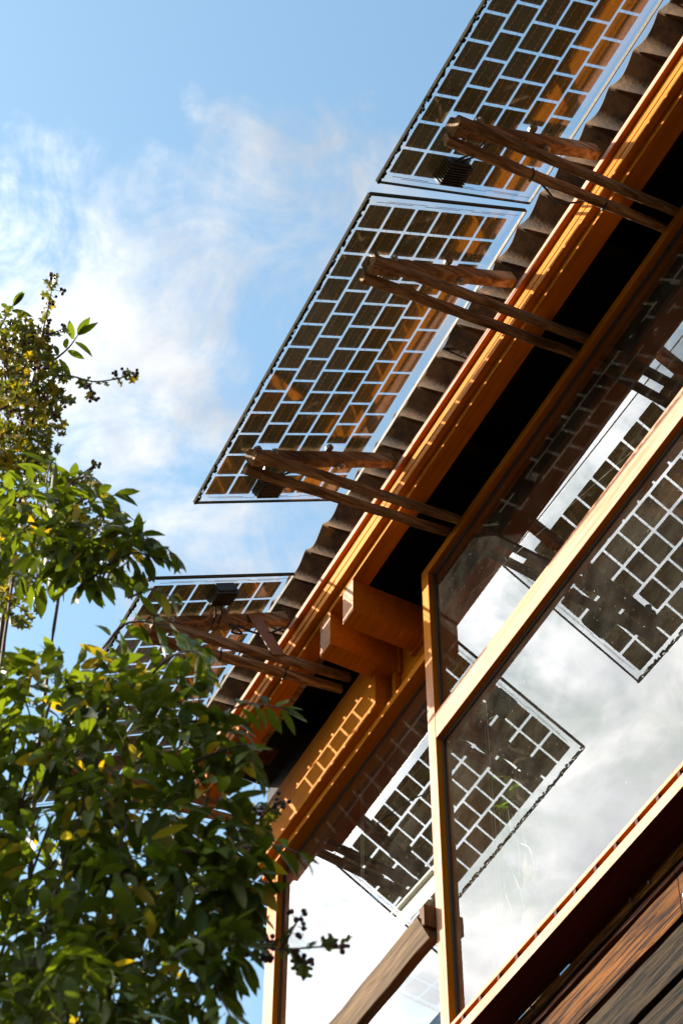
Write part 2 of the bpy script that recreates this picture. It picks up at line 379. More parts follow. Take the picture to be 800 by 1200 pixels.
# ------------------------------------------------------------------ ground
bm = bmesh.new(); bmesh.ops.create_grid(bm, x_segments=8, y_segments=8, size=400)
g = part('ground', bm, M['soil']); g['kind'] = 'structure'

# ------------------------------------------------------------------ the house
XR = 0.9                                   # right-hand end of what is built
house = thing('house', 'timber house front with orange painted window frames under a corrugated eave', 'house', (-2.7, 0.0, 0.0))
HO = house.location
def hpart(name, bm, mats, smooth=False, parent=None):
    o = part(name, bm, mats, parent or house, smooth=smooth)
    o.matrix_parent_inverse = Matrix.Translation(-HO)
    return o
def hbox(name, x0, x1, y0, y1, z0, z1, mat, bev=0.003): return hpart(name, box(x0, x1, y0, y1, z0, z1, bev), M[mat])

def pane(x0, x1, y0, y1, z0, z1, axis=1, sgn=-1):
    bm = box(x0, x1, y0, y1, z0, z1); bm.normal_update()
    for f in bm.faces: f.material_index = 0 if f.normal[axis] * sgn > 0.9 else 1
    return hpart('window_pane', bm, [M['window_glass'], M['clear_glass']])
# eave boards, stepping back as they go down
XE = -6.46
hbox('eave_batten', XE, -4.201, -0.317, -0.270, 8.3255, 8.362, 'paint_batten', 0.004); hbox('eave_batten', -4.199, XR, -0.318, -0.270, 8.325, 8.362, 'paint_batten', 0.004)
hbox('fascia_board', XE, -4.962, -0.2925, -0.230, 8.2125, 8.3245, 'paint_x'); hbox('fascia_board', -4.960, -1.9, -0.294, -0.230, 8.211, 8.3245, 'paint_x'); hbox('fascia_board', -1.898, XR, -0.293, -0.230, 8.211, 8.3245, 'paint_x')
hbox('fascia_moulding', XE, XR, -0.297, -0.2935, 8.258, 8.3, 'paint_x', 0.001)
hbox('soffit_board', XE, -3.931, -0.260, -0.179, 8.173, 8.2105, 'paint_x', 0.003); hbox('soffit_board', -3.929, XR, -0.2612, -0.179, 8.1722, 8.2105, 'paint_x', 0.003)
# corrugated roofing seen from below
def corrugated(x0, x1, y0, y1, z, pitch=0.175, amp=0.0270, th=0.008, ph=0.0):
    bm = bmesh.new(); n = int((x1 - x0) / pitch * 20)
    def ring(y, dy):
        r = []
        for i in range(n + 1):
            x = x0 + (x1 - x0) * i / n
            zz = z + amp * (1 - 2 * math.sqrt(math.sin(math.pi * (x - ph) / pitch) ** 2 + 0.004)) + (y - y0) * 0.012
            r.append((bm.verts.new((x, y + mnoise.noise(Vector((x * 9, y, 0))) * 0.004, zz)), bm.verts.new((x, y + mnoise.noise(Vector((x * 9, y, 0))) * 0.004, zz + th))))
        return r
    a = ring(y0, 0); b = ring(y1, 0)
    for i in range(n):
        bm.faces.new((a[i][0], a[i + 1][0], b[i + 1][0], b[i][0])); bm.faces.new((a[i][1], b[i][1], b[i + 1][1], a[i + 1][1]))
        bm.faces.new((a[i][0], a[i][1], a[i + 1][1], a[i + 1][0])); bm.faces.new((b[i][0], b[i + 1][0], b[i + 1][1], b[i][1]))
    for i in (0, n): bm.faces.new((a[i][0], b[i][0], b[i][1], a[i][1]))
    return bm
x = XE - 0.05; k = 0
while x < XR:
    x1 = x + 0.875 + 0.05
    hpart('roof_sheet', corrugated(x, x1, -0.362 + 0.003 * (k % 2), 2.9, 8.585 + 0.0095 * (k % 2), ph=-3.21), M['roof'], True)
    x += 0.875; k += 1
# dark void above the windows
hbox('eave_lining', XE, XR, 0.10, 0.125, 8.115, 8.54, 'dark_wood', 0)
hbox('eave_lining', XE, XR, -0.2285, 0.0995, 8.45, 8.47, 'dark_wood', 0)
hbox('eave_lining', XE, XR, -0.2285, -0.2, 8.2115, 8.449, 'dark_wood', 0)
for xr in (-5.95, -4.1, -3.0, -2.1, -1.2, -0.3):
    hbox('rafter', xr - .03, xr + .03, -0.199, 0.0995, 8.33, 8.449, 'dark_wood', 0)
vb = bmesh.new(); add_bar(vb, (-6.35, -0.160, 8.20), (-5.30, -0.160, 8.20), 0.030, 0.026, Vector((0, 0, 1)), 8, 0.0015, 1, 3)
hpart('conduit', vb, M['bracket_wood'])
vb = bmesh.new()
for q in range(5): add_box(vb, -6.05 + q * .012, -6.045 + q * .012, -0.15, -0.09, 8.185, 8.19)
add_box(vb, -6.08, -5.97, -0.17, -0.07, 8.1905, 8.20)
hpart('vent_strip', vb, M['plank_edge'])
# head of the tall bay, posts, transom (front plane y = -0.03, glass at 0)
XA0, XA1 = -4.655, -4.598
hbox('window_head', XA0 + 0.001, XR, -0.030, 0.06, 8.070, 8.122, 'paint_head', 0.003)
hbox('window_post', XA0, XA1, -0.030, 0.16, 5.55, 8.0695, 'paint_v', 0.003)
hbox('window_transom', XA1 + 0.0005, XR, -0.029, 0.05, 7.060, 7.195, 'paint_sill', 0.004)
hbox('gasket', XA1 + 0.001, XR, -0.004, 0.002, 8.056, 8.0695, 'gasket', 0)
hbox('gasket', XA1 + 0.001, XR, -0.004, 0.002, 7.048, 7.0595, 'gasket', 0)
hbox('gasket', XA1 + 0.001, XA1 + 0.011, -0.004, 0.002, 5.60, 7.047, 'gasket', 0)
hbox('gasket', XA1 + 0.001, XA1 + 0.011, -0.004, 0.002, 7.196, 8.0555, 'gasket', 0)
for z0, z1 in ((5.6, 7.0595), (7.1955, 8.0695)):
    pane(XA1 + 0.0005, XR, 0.003, 0.009, z0, z1)
# left bay, set back 0.11 m
XL0, XL1 = -6.338, -6.237
hbox('corner_post', XL0, XL1, 0.072, 0.19, 0.2, 7.7225, 'paint_v', 0.003)
hbox('window_head', XL0, XA0 - 0.001, 0.040, 0.16, 7.723, 7.7645, 'paint_head', 0.003)
hbox('gasket', XL1 + 0.001, XA0 - 0.001, 0.099, 0.104, 7.711, 7.7225, 'gasket', 0)
hbox('gasket', XL1 + 0.001, XL1 + 0.011, 0.099, 0.104, 5.6, 7.7105, 'gasket', 0)
pane(XL1 + 0.0005, XA0 - 0.0005, 0.105, 0.111, 5.6, 7.7225)
hbox('wall_board', -5.139, XA0 - 0.001, 0.100, 0.13, 7.765, 8.13, 'paint_head', 0.003)
hbox('lintel_board', -6.315, -5.140, 0.000, 0.129, 7.765, 8.105, 'paint_head', 0.004)
hbox('upright_batten', -5.115, -5.085, 0.070, 0.0995, 7.765, 8.1, 'paint_head', 0.002)
# twin beams carrying the eave
for xb in (-5.120, -4.903):
    bmb = box(xb - 0.048, xb + 0.048, -0.2585, 0.0995, 7.964, 8.1725, 0.002)
    for f in bmb.faces: f.material_index = 1 if f.normal.y < -0.9 else 0
    bmb.normal_update()
    for f in bmb.faces: f.material_index = 1 if f.normal.y < -0.9 else 0
    hpart('roof_beam', bmb, [M['paint_head'], M['paint_end']])
    c = bmesh.new()
    add_box(c, xb - 0.060, xb - 0.0485, 0.080, 0.099, 7.952, 8.16); add_box(c, xb + 0.0485, xb + 0.060, 0.080, 0.099, 7.952, 8.16)
    add_box(c, xb - 0.0484, xb + 0.0484, 0.080, 0.099, 7.952, 7.9635)
    hpart('beam_collar', c, M['paint_head'])
# window sill with nosing, clips and deep underside
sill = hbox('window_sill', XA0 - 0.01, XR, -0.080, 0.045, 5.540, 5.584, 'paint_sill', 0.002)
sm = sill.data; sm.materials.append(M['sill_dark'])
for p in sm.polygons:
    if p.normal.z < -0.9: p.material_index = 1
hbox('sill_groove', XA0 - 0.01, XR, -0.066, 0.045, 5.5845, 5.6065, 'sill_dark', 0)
hbox('sill_nosing', XA0 - 0.01, XR, -0.080, 0.060, 5.607, 5.624, 'paint_sill', 0.002)
xc = -4.55; clipmesh = None
while xc < XR:
    if clipmesh is None:
        c = hpart('sill_clip', box(-.007, .007, -0.0795, -0.0665, 5.5850, 5.6065, 0.001), M['sill_dark'], parent=sill)
        clipmesh = c.data
    else:
        c = bpy.data.objects.new('sill_clip', clipmesh); link(c, sill)
    c.matrix_parent_inverse = Matrix.Translation(-HO) if False else Matrix.Identity(4)
    c.location = (xc, 0, 0)
    xc += 0.118 + rnd.uniform(-.006, .006)
# board cladding below
rows = [(5.490, 5.5395, 'plank_a'), (5.447, 5.468, 'plank_edge'), (5.305, 5.4465, 'plank_a'), (5.135, 5.284, 'plank_b'), (4.965, 5.112, 'plank_b'), (4.80, 4.945, 'plank_a')]
z = 4.78
while z > 0.3: rows.append((z - 0.15, z, 'plank_b')); z -= 0.17
for i, (z0, z1, mk) in enumerate(rows):
    cuts = [XL1 + 0.05, -3.40, -1.2, XR] if i in (1, 2) else [XL1 + 0.05, -2.0 - 0.7 * (i % 3), XR]
    for a, b in zip(cuts, cuts[1:]):
        bmw = bmesh.new(); vis = i < 6 and b > -4.4
        n = int((b - a) / (0.012 if vis else 0.15)); m_ = 12 if vis else 2
        yb = 0.034 if i == 1 else 0.040
        va = []
        for j in range(n + 1):
            xx = a + 0.002 + (b - a - 0.004) * j / n; col_ = []
            for q in range(m_ + 1):
                t = q / m_; w_ = xx * 1.6 + i * 7.3
                zz = z0 + (z1 - z0) * t + (mnoise.noise(Vector((xx * 5, i * 3.1 + t * 2, 0))) * 0.005 * (1 - t))
                rel = mnoise.noise(Vector((w_ * 2.2, t * (z1 - z0) * 75, i * 1.7))) * 0.0028 + mnoise.noise(Vector((w_ * 8, t * (z1 - z0) * 160, i))) * 0.0016
                edge = 0.004 * (max(0, abs(t - .5) * 2 - .8) * 5) ** 2
                col_.append(bmw.verts.new((xx, yb + rel + edge + t * 0.006, zz)))
            col_.append(bmw.verts.new((xx, 0.066, z1))); col_.append(bmw.verts.new((xx, 0.066, z0)))
            va.append(col_)
        for p, q in zip(va, va[1:]):
            L_ = len(p)
            for j in range(L_): bmw.faces.new((p[j], p[(j + 1) % L_], q[(j + 1) % L_], q[j]))
        bmw.faces.new(va[0]); bmw.faces.new(va[-1][::-1])
        hpart('wall_plank', bmw, M[mk])
hbox('wall_backing', XL1 + 0.05, XR, 0.068, 0.2, 0.0, 5.539, 'dark_wood', 0)
for xn, zn in ((-3.52, 5.50), (-3.37, 5.335), (-3.62, 5.51), (-4.05, 5.33), (-3.3, 5.16), (-4.2, 5.51)):
    hpart('nail', box(xn - .003, xn + .003, 0.032, 0.045, zn, zn + .014), M['steel'])
# the room behind the glass
hbox('room_ceiling', -6.30, XR, 0.162, 2.6, 8.20, 8.24, 'room_wood', 0)
hbox('room_wall', -6.30, XR, 2.6, 2.66, 5.3, 8.2, 'room_wood', 0)
hbox('room_wall', XR - 0.05, XR, 0.2, 2.6, 5.3, 8.2, 'room_wood', 0)
hbox('room_floor', -6.30, XR, 0.21, 2.6, 5.2, 5.3, 'room_wood', 0)
hbox('room_lintel', -6.33, -6.26, 0.192, 2.6, 7.86, 8.199, 'room_wood', 0.003)
hbox('room_lintel', XA0, XR, 0.062, 0.16, 8.075, 8.199, 'room_wood', 0.0)
po = pane(-6.30, -6.294, 0.192, 2.6, 5.3, 7.859, 0, -1); po.data.materials[1] = M['room_glass']
hbox('room_post', -4.815, -4.675, 0.20, 0.30, 5.3, 8.199, 'room_post', 0.003)
hbox('room_beam', -4.674, XR, 0.24, 0.33, 7.55, 7.70, 'room_wood', 0.003)

# ------------------------------------------------------------------ solar panels
TILT = R(31.0); YO, ZO = -1.0976, 8.0176
cT, sT = math.cos(TILT), math.sin(TILT)
def panel_pt(u, v, off=0.0): return Vector((u, YO + v * cT - off * sT, ZO + v * sT + off * cT))
PITU, PITV, CW, CH = 0.1185, 0.1197, 0.1065, 0.1075
def cell_mesh():
    bm = bmesh.new(); c = 0.004
    w, h = CW / 2, CH / 2
    pts = [(-w + c, -h), (w - c, -h), (w, -h + c), (w, h - c), (w - c, h), (-w + c, h), (-w, h - c), (-w, -h + c)]
    lo = [bm.verts.new((a, b, 0)) for a, b in pts]; hi = [bm.verts.new((a, b, 0.0006)) for a, b in pts]
    bm.faces.new(lo[::-1]); bm.faces.new(hi)
    for j in range(8): bm.faces.new((lo[j], lo[(j + 1) % 8], hi[(j + 1) % 8], hi[j]))
    for f in bm.faces: f.material_index = 0
    for vb in (-h * 0.48, h * 0.48):
        def quad(u0, u1, wd, z):
            q = [bm.verts.new((u0, vb - wd, z)), bm.verts.new((u0, vb + wd, z)), bm.verts.new((u1, vb + wd, z)), bm.verts.new((u1, vb - wd, z))]
            f = bm.faces.new(q); f.material_index = 1
        quad(-w - 0.006, w + 0.006, 0.0009, -0.0005)
        for k in range(5):
            uc = -w + CW * (k + 0.5) / 5
            quad(uc - 0.005, uc + 0.006, 0.0020, -0.0008)
    me = bpy.data.meshes.new('cell'); bm.to_mesh(me); bm.free()
    me.materials.append(M['cell']); me.materials.append(M['ribbon']); return me
CELL = cell_mesh()
moss_mesh = {}
def moss_bm(L, seed):
    bm = bmesh.new(); r = random.Random(seed); u = 0
    while u < L:
        s = r.uniform(0.0028, 0.0080)
        m = Matrix.Translation((u, r.uniform(-0.006, 0.006), r.uniform(-0.006, 0.003))) @ Matrix.Diagonal((s * 1.5, s, s * 0.8, 1)) @ Matrix.Rotation(r.uniform(0, 3), 4, 'Z')
        bmesh.ops.create_icosphere(bm, subdivisions=1, radius=1.0, matrix=m)
        u += s * r.uniform(0.6, 1.6)
    return bm
def cable(name, pts, r, mat, parent=None, inv=None):
    bm = bmesh.new(); add_tube(bm, bez(pts), r, 6)
    return part(name, bm, M[mat], parent, smooth=True)
def solar_panel(label, u0, L=1.62, W=0.80, ncol=6, nrow=13, v_off=0.0, rot=0.0, mat=None, boxpos=None, vst=0.028):
    p = thing('solar_panel', label, 'solar panel', group='solar panels shading the house')
    base = Matrix(((1, 0, 0, u0), (0, cT, -sT, YO + v_off * cT), (0, sT, cT, ZO + v_off * sT), (0, 0, 0, 1)))
    p.matrix_world = mat if mat is not None else base @ Matrix.Rotation(rot, 4, 'Z')
    gb = box(0, L, 0, W, 0.0, 0.008); gb.normal_update()
    for f in gb.faces: f.material_index = 0 if f.normal.z < -0.9 else 1
    part('glass_laminate', gb, [M['panel_glass'], M['clear_glass']], p)
    mu = (L - (nrow - 1) * PITU) / 2; mv = vst + CH / 2
    for c in range(ncol):
        v = mv + c * PITV
        if c in (1, 4):
            us = [mu, mu + PITU] + [mu + (2.5 + k) * PITU for k in range(nrow - 5)] + [mu + (nrow - 2) * PITU, mu + (nrow - 1) * PITU]
        else: us = [mu + k * PITU for k in range(nrow)]
        for u in us:
            o = bpy.data.objects.new('solar_cell', CELL); o.location = (u, v, 0.0035); link(o, p)
    m = part('moss_strip', moss_bm(L, int(u0 * 100)), M['moss'], p, (0, 0.004, 0.003)); m['kind'] = 'stuff'
    part('edge_trim', box(-0.003, L + 0.003, -0.005, -0.0005, -0.002, 0.011), M['trim'], p)
    part('edge_trim', box(-0.004, -0.0005, 0, W, -0.003, 0.010), M['trim'], p)
    part('edge_trim', box(L + 0.0005, L + 0.008, 0, W, -0.004, 0.010), M['trim'], p)
    part('edge_trim', box(-0.003, L + 0.003, W + 0.0005, W + 0.006, -0.002, 0.010), M['trim_light'], p)
    for s in (0, 1):
        for j in range(3):
            bmb = bmesh.new()
            uu = 0.030 if s == 0 else L - 0.030
            d = -1 if s == 0 else 1
            add_box(bmb, uu - .0009, uu + .0009, mv - .03 + j * 2 * PITV, mv + .03 + (j * 2 + 1) * PITV, 0.0025, 0.0032)
            add_box(bmb, uu + d * .006 - .0008, uu + d * .006 + .0008, mv + .02 + j * 2 * PITV, mv + .10 + (j * 2 + 1) * PITV, 0.0025, 0.0032)
            part('busbar', bmb, M['busbar'], p)
    if boxpos:
        bu, bv, bs = boxpos
        bmj = bmesh.new(); s = 0.052
        add_box(bmj, bu - s, bu + s, bv - s, bv + s, -0.048, -0.0005, 0.006)
        for k in range(8):
            uu = bu - s + 0.012 + k * 0.0115
            add_box(bmj, uu - .0025, uu + .0025, bv - s - 0.007, bv + s + 0.007, -0.056, -0.006)
        j = part('junction_box', bmj, M['black_plastic'], p)
        for dd in (-0.016, 0.018):
            cable('cable', [(bu + bs * s * 0.95, bv + dd, -0.02), (bu + bs * (s + 0.05), bv + dd + 0.02, -0.05), (bu + bs * (s + 0.10), bv + dd + 0.012, -0.075), (bu + bs * (s + 0.13), bv + dd + 0.03, -0.07)], 0.0045, 'black_rubber', j)
    return p
solar_panel('glass solar panel at the top right, running out of the picture', -3.003, W=0.79, v_off=-0.030, boxpos=(0.105, 0.29, 1))
solar_panel('long glass solar panel in the middle, fully in view with moss on its outer edge', -4.684, W=0.80, v_off=0.012, rot=-R(1.5), boxpos=(0.12, 0.305, 1))
solar_panel('glass solar panel low on the left, half hidden behind the leaves', -6.772, W=0.795, v_off=0.012, vst=0.048, boxpos=(1.535, 0.42, -1))
# the panel round the corner
d4 = Vector((-0.15, 1.0, 0.0)).normalized(); w4 = Vector((d4.y, -d4.x, 0.03)).normalized(); n4 = d4.cross(w4).normalized()
if n4.z < 0: n4 = -n4
o4 = Vector((-6.93, -0.14, 8.05))
# local X = long axis, Y = towards the wall, Z = up
m4 = Matrix(((d4.x, w4.x, n4.x, o4.x), (d4.y, w4.y, n4.y, o4.y), (d4.z, w4.z, n4.z, o4.z), (0, 0, 0, 1)))
solar_panel('solar panel round the corner of the house, glimpsed beside the corner post', 0.0, W=0.56, ncol=4, mat=m4)

# ------------------------------------------------------------------ wooden brackets
def bracket(label, xb, plate=False, strap=False):
    b = thing('panel_bracket', label, 'bracket', (xb, -0.03, 8.15), 'wooden panel brackets')
    inv = Matrix.Translation(-b.location)
    def bp(name, bm, mat, smooth=False, parent=None):
        o = part(name, bm, M[mat], parent or b, smooth=smooth); o.data.transform(inv); return o
    sd = int(xb * 1000)
    a = bmesh.new(); nn = Vector((0, -sT, cT))
    add_bar(a, panel_pt(xb, 0.105, -0.046), panel_pt(xb, 0.872, -0.046), 0.052, 0.062, nn, 9, 0.0022, 0.92, sd)
    bp('arm', a, 'bracket_wood')
    for s in (-1, 1):
        t_ = bmesh.new()
        add_bar(t_, (xb + s * 0.043, -0.985, 8.008), (xb + s * 0.040, -0.012, 8.148), 0.034, 0.050, Vector((0, 0, 1)), 12, 0.0014, 0.90, sd + s, 0.35)
        bp('strut', t_, 'bracket_wood')
    blt = bmesh.new()
    q = panel_pt(xb, 0.185, -0.072)
    add_cyl(blt, q + Vector((0.060, 0, 0)), q + Vector((0.066, 0, 0)), 0.016); add_cyl(blt, q + Vector((0.066, 0, 0)), q + Vector((0.076, 0, 0)), 0.009, 6)
    add_cyl(blt, q + Vector((-0.066, 0, 0)), q + Vector((0.060, 0, 0)), 0.005, 8)
    bp('bolt', blt, 'steel')
    for vv in (0.157, 0.53):
        cl = bmesh.new(); q = panel_pt(xb, vv)
        nz_ = Vector((0, -sT, cT)); q = q + Vector((0.030, 0, 0)) if vv > 0.3 else q + Vector((0.012, 0, 0))
        add_cyl(cl, q - nz_ * 0.014, q - nz_ * 0.002, 0.019); add_cyl(cl, q - nz_ * 0.020, q - nz_ * 0.014, 0.011, 10)
        bp('clamp_washer', cl, 'steel')
    w2 = bmesh.new(); q = panel_pt(xb, 0.57, -0.052)
    add_cyl(w2, q - nn * 0.032, q - nn * 0.040, 0.017); add_cyl(w2, q - nn * 0.040, q - nn * 0.050, 0.009, 6)
    bp('bolt', w2, 'steel')
    if strap:
        for yy in (-0.62, -0.30):
            tt = (yy + 0.985) / 0.973; zz = 8.008 + 0.14 * tt
            st = bmesh.new(); add_box(st, xb - 0.043 - 0.018, xb - 0.043 + 0.018, yy - 0.004, yy + 0.004, zz - 0.026, zz + 0.026, 0.001)
            bp('cable_tie', st, 'black_rubber')
    if plate:
        pl = bmesh.new(); add_bar(pl, (xb + 0.030, -0.50, 8.335), (xb + 0.064, -0.38, 8.09), 0.075, 0.004, Vector((1, 0, 0.2)), 1, 0)
        bp('steel_plate', pl, 'plate')
    return b
bracket('wooden bracket with a black cable at the top right, under the nearest panel', -2.700, strap=True)
bracket('wooden bracket under the upper end of the middle panel', -3.348)
bracket('wooden bracket under the lower end of the middle panel, beside the black box', -4.375)
bracket('wooden bracket with wires and a brown plate, under the low left panel', -5.402, plate=True, strap=True)
bracket('wooden bracket at the far end of the low left panel, behind leaves', -6.40)
bracket('wooden bracket beyond the top edge, seen only in the window reflection', -1.70)
# loose cables
def loose(name, label, cat, pts, r, mat):
    o = cable(name, pts, r, mat); tag(o, label, cat); return o
loose('cable', 'thin black cable looping from the top right bracket down to the gutter', 'cable',
      [(-2.745, -0.62, 8.075), (-2.765, -0.55, 8.06), (-2.80, -0.47, 8.075), (-2.79, -0.40, 8.11), (-2.752, -0.335, 8.125), (-2.74, -0.22, 8.14)], 0.0045, 'black_rubber')
loose('cable', 'orange cable hanging from the black box of the low left panel onto its bracket', 'cable',
      [(-5.285, -0.735, 8.165), (-5.315, -0.735, 8.135), (-5.345, -0.75, 8.13), (-5.36, -0.80, 8.11), (-5.37, -0.83, 8.10)], 0.006, 'cable_orange')
loose('cable', 'black wires knotted beside the brown plate on the low left bracket', 'cable',
      [(-5.36, -0.62, 8.19), (-5.34, -0.60, 8.165), (-5.35, -0.56, 8.15), (-5.37, -0.60, 8.16), (-5.35, -0.58, 8.19), (-5.345, -0.52, 8.18), (-5.36, -0.44, 8.22), (-5.345, -0.36, 8.29)], 0.005, 'black_rubber')
loose('cable', 'black cable strung across the underside of the low left panel', 'cable',
      [(-5.47, -0.70, 8.11), (-5.60, -0.62, 8.17), (-5.80, -0.56, 8.21), (-6.05, -0.47, 8.27), (-6.3, -0.42, 8.30)], 0.0035, 'black_rubber')

# ------------------------------------------------------------------ weathered timber rail outside the left bay
rail = thing('timber_rail', 'rough weathered timber rail sunlit in front of the left window', 'rail', (-4.66, -0.06, 6.14))
bmr = bmesh.new(); RUP = Vector((0, -0.287, 0.958))
add_bar(bmr, (-8.6, -0.051, 6.162), (-4.676, -0.051, 6.162), 0.050, 0.108, RUP, 40, 0.0016, 1.0, 5, 0.06)
for v in bmr.verts:
    if v.co.x > -4.70: v.co.x += -0.3 * (v.co.z - 6.162)
o = part('beam', bmr, M['rail_wood'], rail); o.data.transform(Matrix.Translation(-rail.location))
bmr = bmesh.new(); add_bar(bmr, (-4.690, -0.040, 6.205), (-4.6565, -0.040, 6.205), 0.075, 0.095, Vector((0, 0, 1)), 2, 0.002, 0.97, 9, 0.1)
o = part('end_block', bmr, M['rail_end'], rail); o.data.transform(Matrix.Translation(-rail.location))

# ------------------------------------------------------------------ things inside the room
bi = bmesh.new(); add_bar(bi, (-6.29, .215, 6.865), (-4.82, .215, 6.757), .025, .11, Vector((0, 0, 1)), 1, 0, 1, 0, .05); add_bar(bi, (-6.29, .195, 6.915), (-4.82, .195, 6.807), .02, .014, Vector((0, 0, 1)), 1, 0, 1, 0, .05)
o = part('white_shelf', bi, M['white_paint']); tag(o, 'white board running across inside the left window', 'shelf')
for xx, y, lab in ((-4.675, .25, 'left'), (-4.655, .25, 'right'), (-5.73, .25, 'left'), (-5.75, .25, 'right')):
    c = bmesh.new(); add_tube(c, [(xx, y, 8.199), (xx + .004, y, 7.4), (xx, y, 6.3 if xx > -5 else 7.0)], 0.0022, 5)
    o = part('blind_cord', c, M['white_cord'])
    tag(o, 'thin white blind cord, %s of the pair inside the %s window' % (lab, 'right' if xx > -5 else 'left'), 'cord')
c = bmesh.new(); add_tube(c, [(-4.60, .15, 8.0), (-3.30, .15, 7.545)], 0.0016, 5)
o = part('taut_wire', c, M['white_cord']); tag(o, 'thin pale wire stretched aslant behind the upper right pane', 'wire')
pl = thing('potted_plant', 'pale pot with a bright green leafy plant hanging inside the right window', 'plant', (-4.70, 0.30, 6.88))
bp_ = bmesh.new(); add_bar(bp_, (-.06, 0, -.09), (-.06, 0, .06), 0.13, 0.12, Vector((0, 1, 0)), 2, 0, 1.15); part('pot', bp_, M['planter'], pl)
rp = random.Random(4)

# leaf meshes -------------------------------------------------------
def leaf_bm(bm, mat, L, W, bend=0.3, fold=0.25, mi=0, seg=5):
    """Lanceolate leaf from the origin along +X, face up +Z."""
    rows_ = []
    for i in range(seg + 1):
        t = i / seg
        w = W / 2 * (math.sin(math.pi * min(1, t * 0.92 + 0.06)) ** 0.8) * (1.12 - 0.35 * t)
        if i == seg: w = 0.0
        x_ = L * t * (1 - 0.12 * bend * t); z_ = -bend * L * t * t * 0.5
        rows_.append([mat @ Vector((x_, -w, z_ + fold * w)), mat @ Vector((x_, 0, z_)), mat @ Vector((x_, w, z_ + fold * w))])
    vv = [[bm.verts.new(q) for q in r] for r in rows_]
    for a, b in zip(vv, vv[1:]):
        for j in range(2):
            f = bm.faces.new((a[j], b[j], b[j + 1], a[j + 1])); f.smooth = True; f.material_index = mi
def haw_bm(bm, mat, L, mi=0):
    out = [(0, .0), (.15, .10), (.22, .36), (.38, .40), (.42, .20), (.55, .22), (.62, .42), (.78, .34), (.78, .14), (1.0, 0)]
    up = [bm.verts.new(mat @ Vector((a * L, b * L, 0.10 * L * abs(b) - 0.12 * L * a * a))) for a, b in out[1:-1]]
    dn = [bm.verts.new(mat @ Vector((a * L, -b * L, 0.10 * L * abs(b) - 0.12 * L * a * a))) for a, b in out[1:-1]]
    mid = [bm.verts.new(mat @ Vector((a * L, 0, -0.12 * L * a * a))) for a in (0, .3, .5, .75, 1.0)]
    for side in (up, dn):
        idx = [(mid[0], side[0], mid[1]), (side[0], side[1], side[2], mid[1]), (mid[1], side[2], side[3], mid[2]), (side[3], side[4], mid[2]), (mid[2], side[4], side[5], side[6], mid[3]), (side[6], side[7], mid[3]), (mid[3], side[7], mid[4])]
        for q in idx:
            f = bm.faces.new(q); f.material_index = mi; f.smooth = True
def rot_to(d, roll=0.0, up=Vector((0, 0, 1))):
    d = d.normalized(); s, u = frame_for(d, up)
    m = Matrix(((d.x, -s.x, u.x, 0), (d.y, -s.y, u.y, 0), (d.z, -s.z, u.z, 0), (0, 0, 0, 1)))
    return m @ Matrix.Rotation(roll, 4, 'X')
lb = bmesh.new()
for i in range(16):
    d = Vector((rp.uniform(-1, 1), rp.uniform(-1, 1), rp.uniform(-.3, .8)))
    leaf_bm(lb, Matrix.Translation((rp.uniform(0, .10), rp.uniform(-.05, .05), rp.uniform(-.06, .14))) @ rot_to(d, rp.uniform(-.6, .6)), rp.uniform(.06, .10), rp.uniform(.035, .05))
o = part('foliage', lb, M['leaf_bright'], pl); o['kind'] = 'stuff'
for k in range(5):
    c = bmesh.new(); x0 = rp.uniform(.0, .12); p = [(x0, rp.uniform(-.04, .04), -.05)]
    for q in range(4): p.append((p[-1][0] + rp.uniform(-.07, .07), p[-1][1] + rp.uniform(-.03, .03), p[-1][2] - rp.uniform(.08, .16)))
    add_tube(c, bez(p, 6), 0.0022, 4); part('root', c, M['white_cord'], pl)
c = bmesh.new(); add_tube(c, bez([(-4.77, .50, 5.3), (-4.80, .50, 6.2), (-4.74, .51, 6.9), (-4.76, .5, 7.4), (-4.72, .5, 8.199)], 8), 0.065, 12)
for v in c.verts: v.co += Vector((mnoise.noise(v.co * 9), mnoise.noise(v.co * 9 + Vector((5, 0, 0))), 0)) * 0.02
o = part('bark_pole', c, M['bark'], None, smooth=True); tag(o, 'rough barked tree trunk pole standing inside the right window', 'pole')

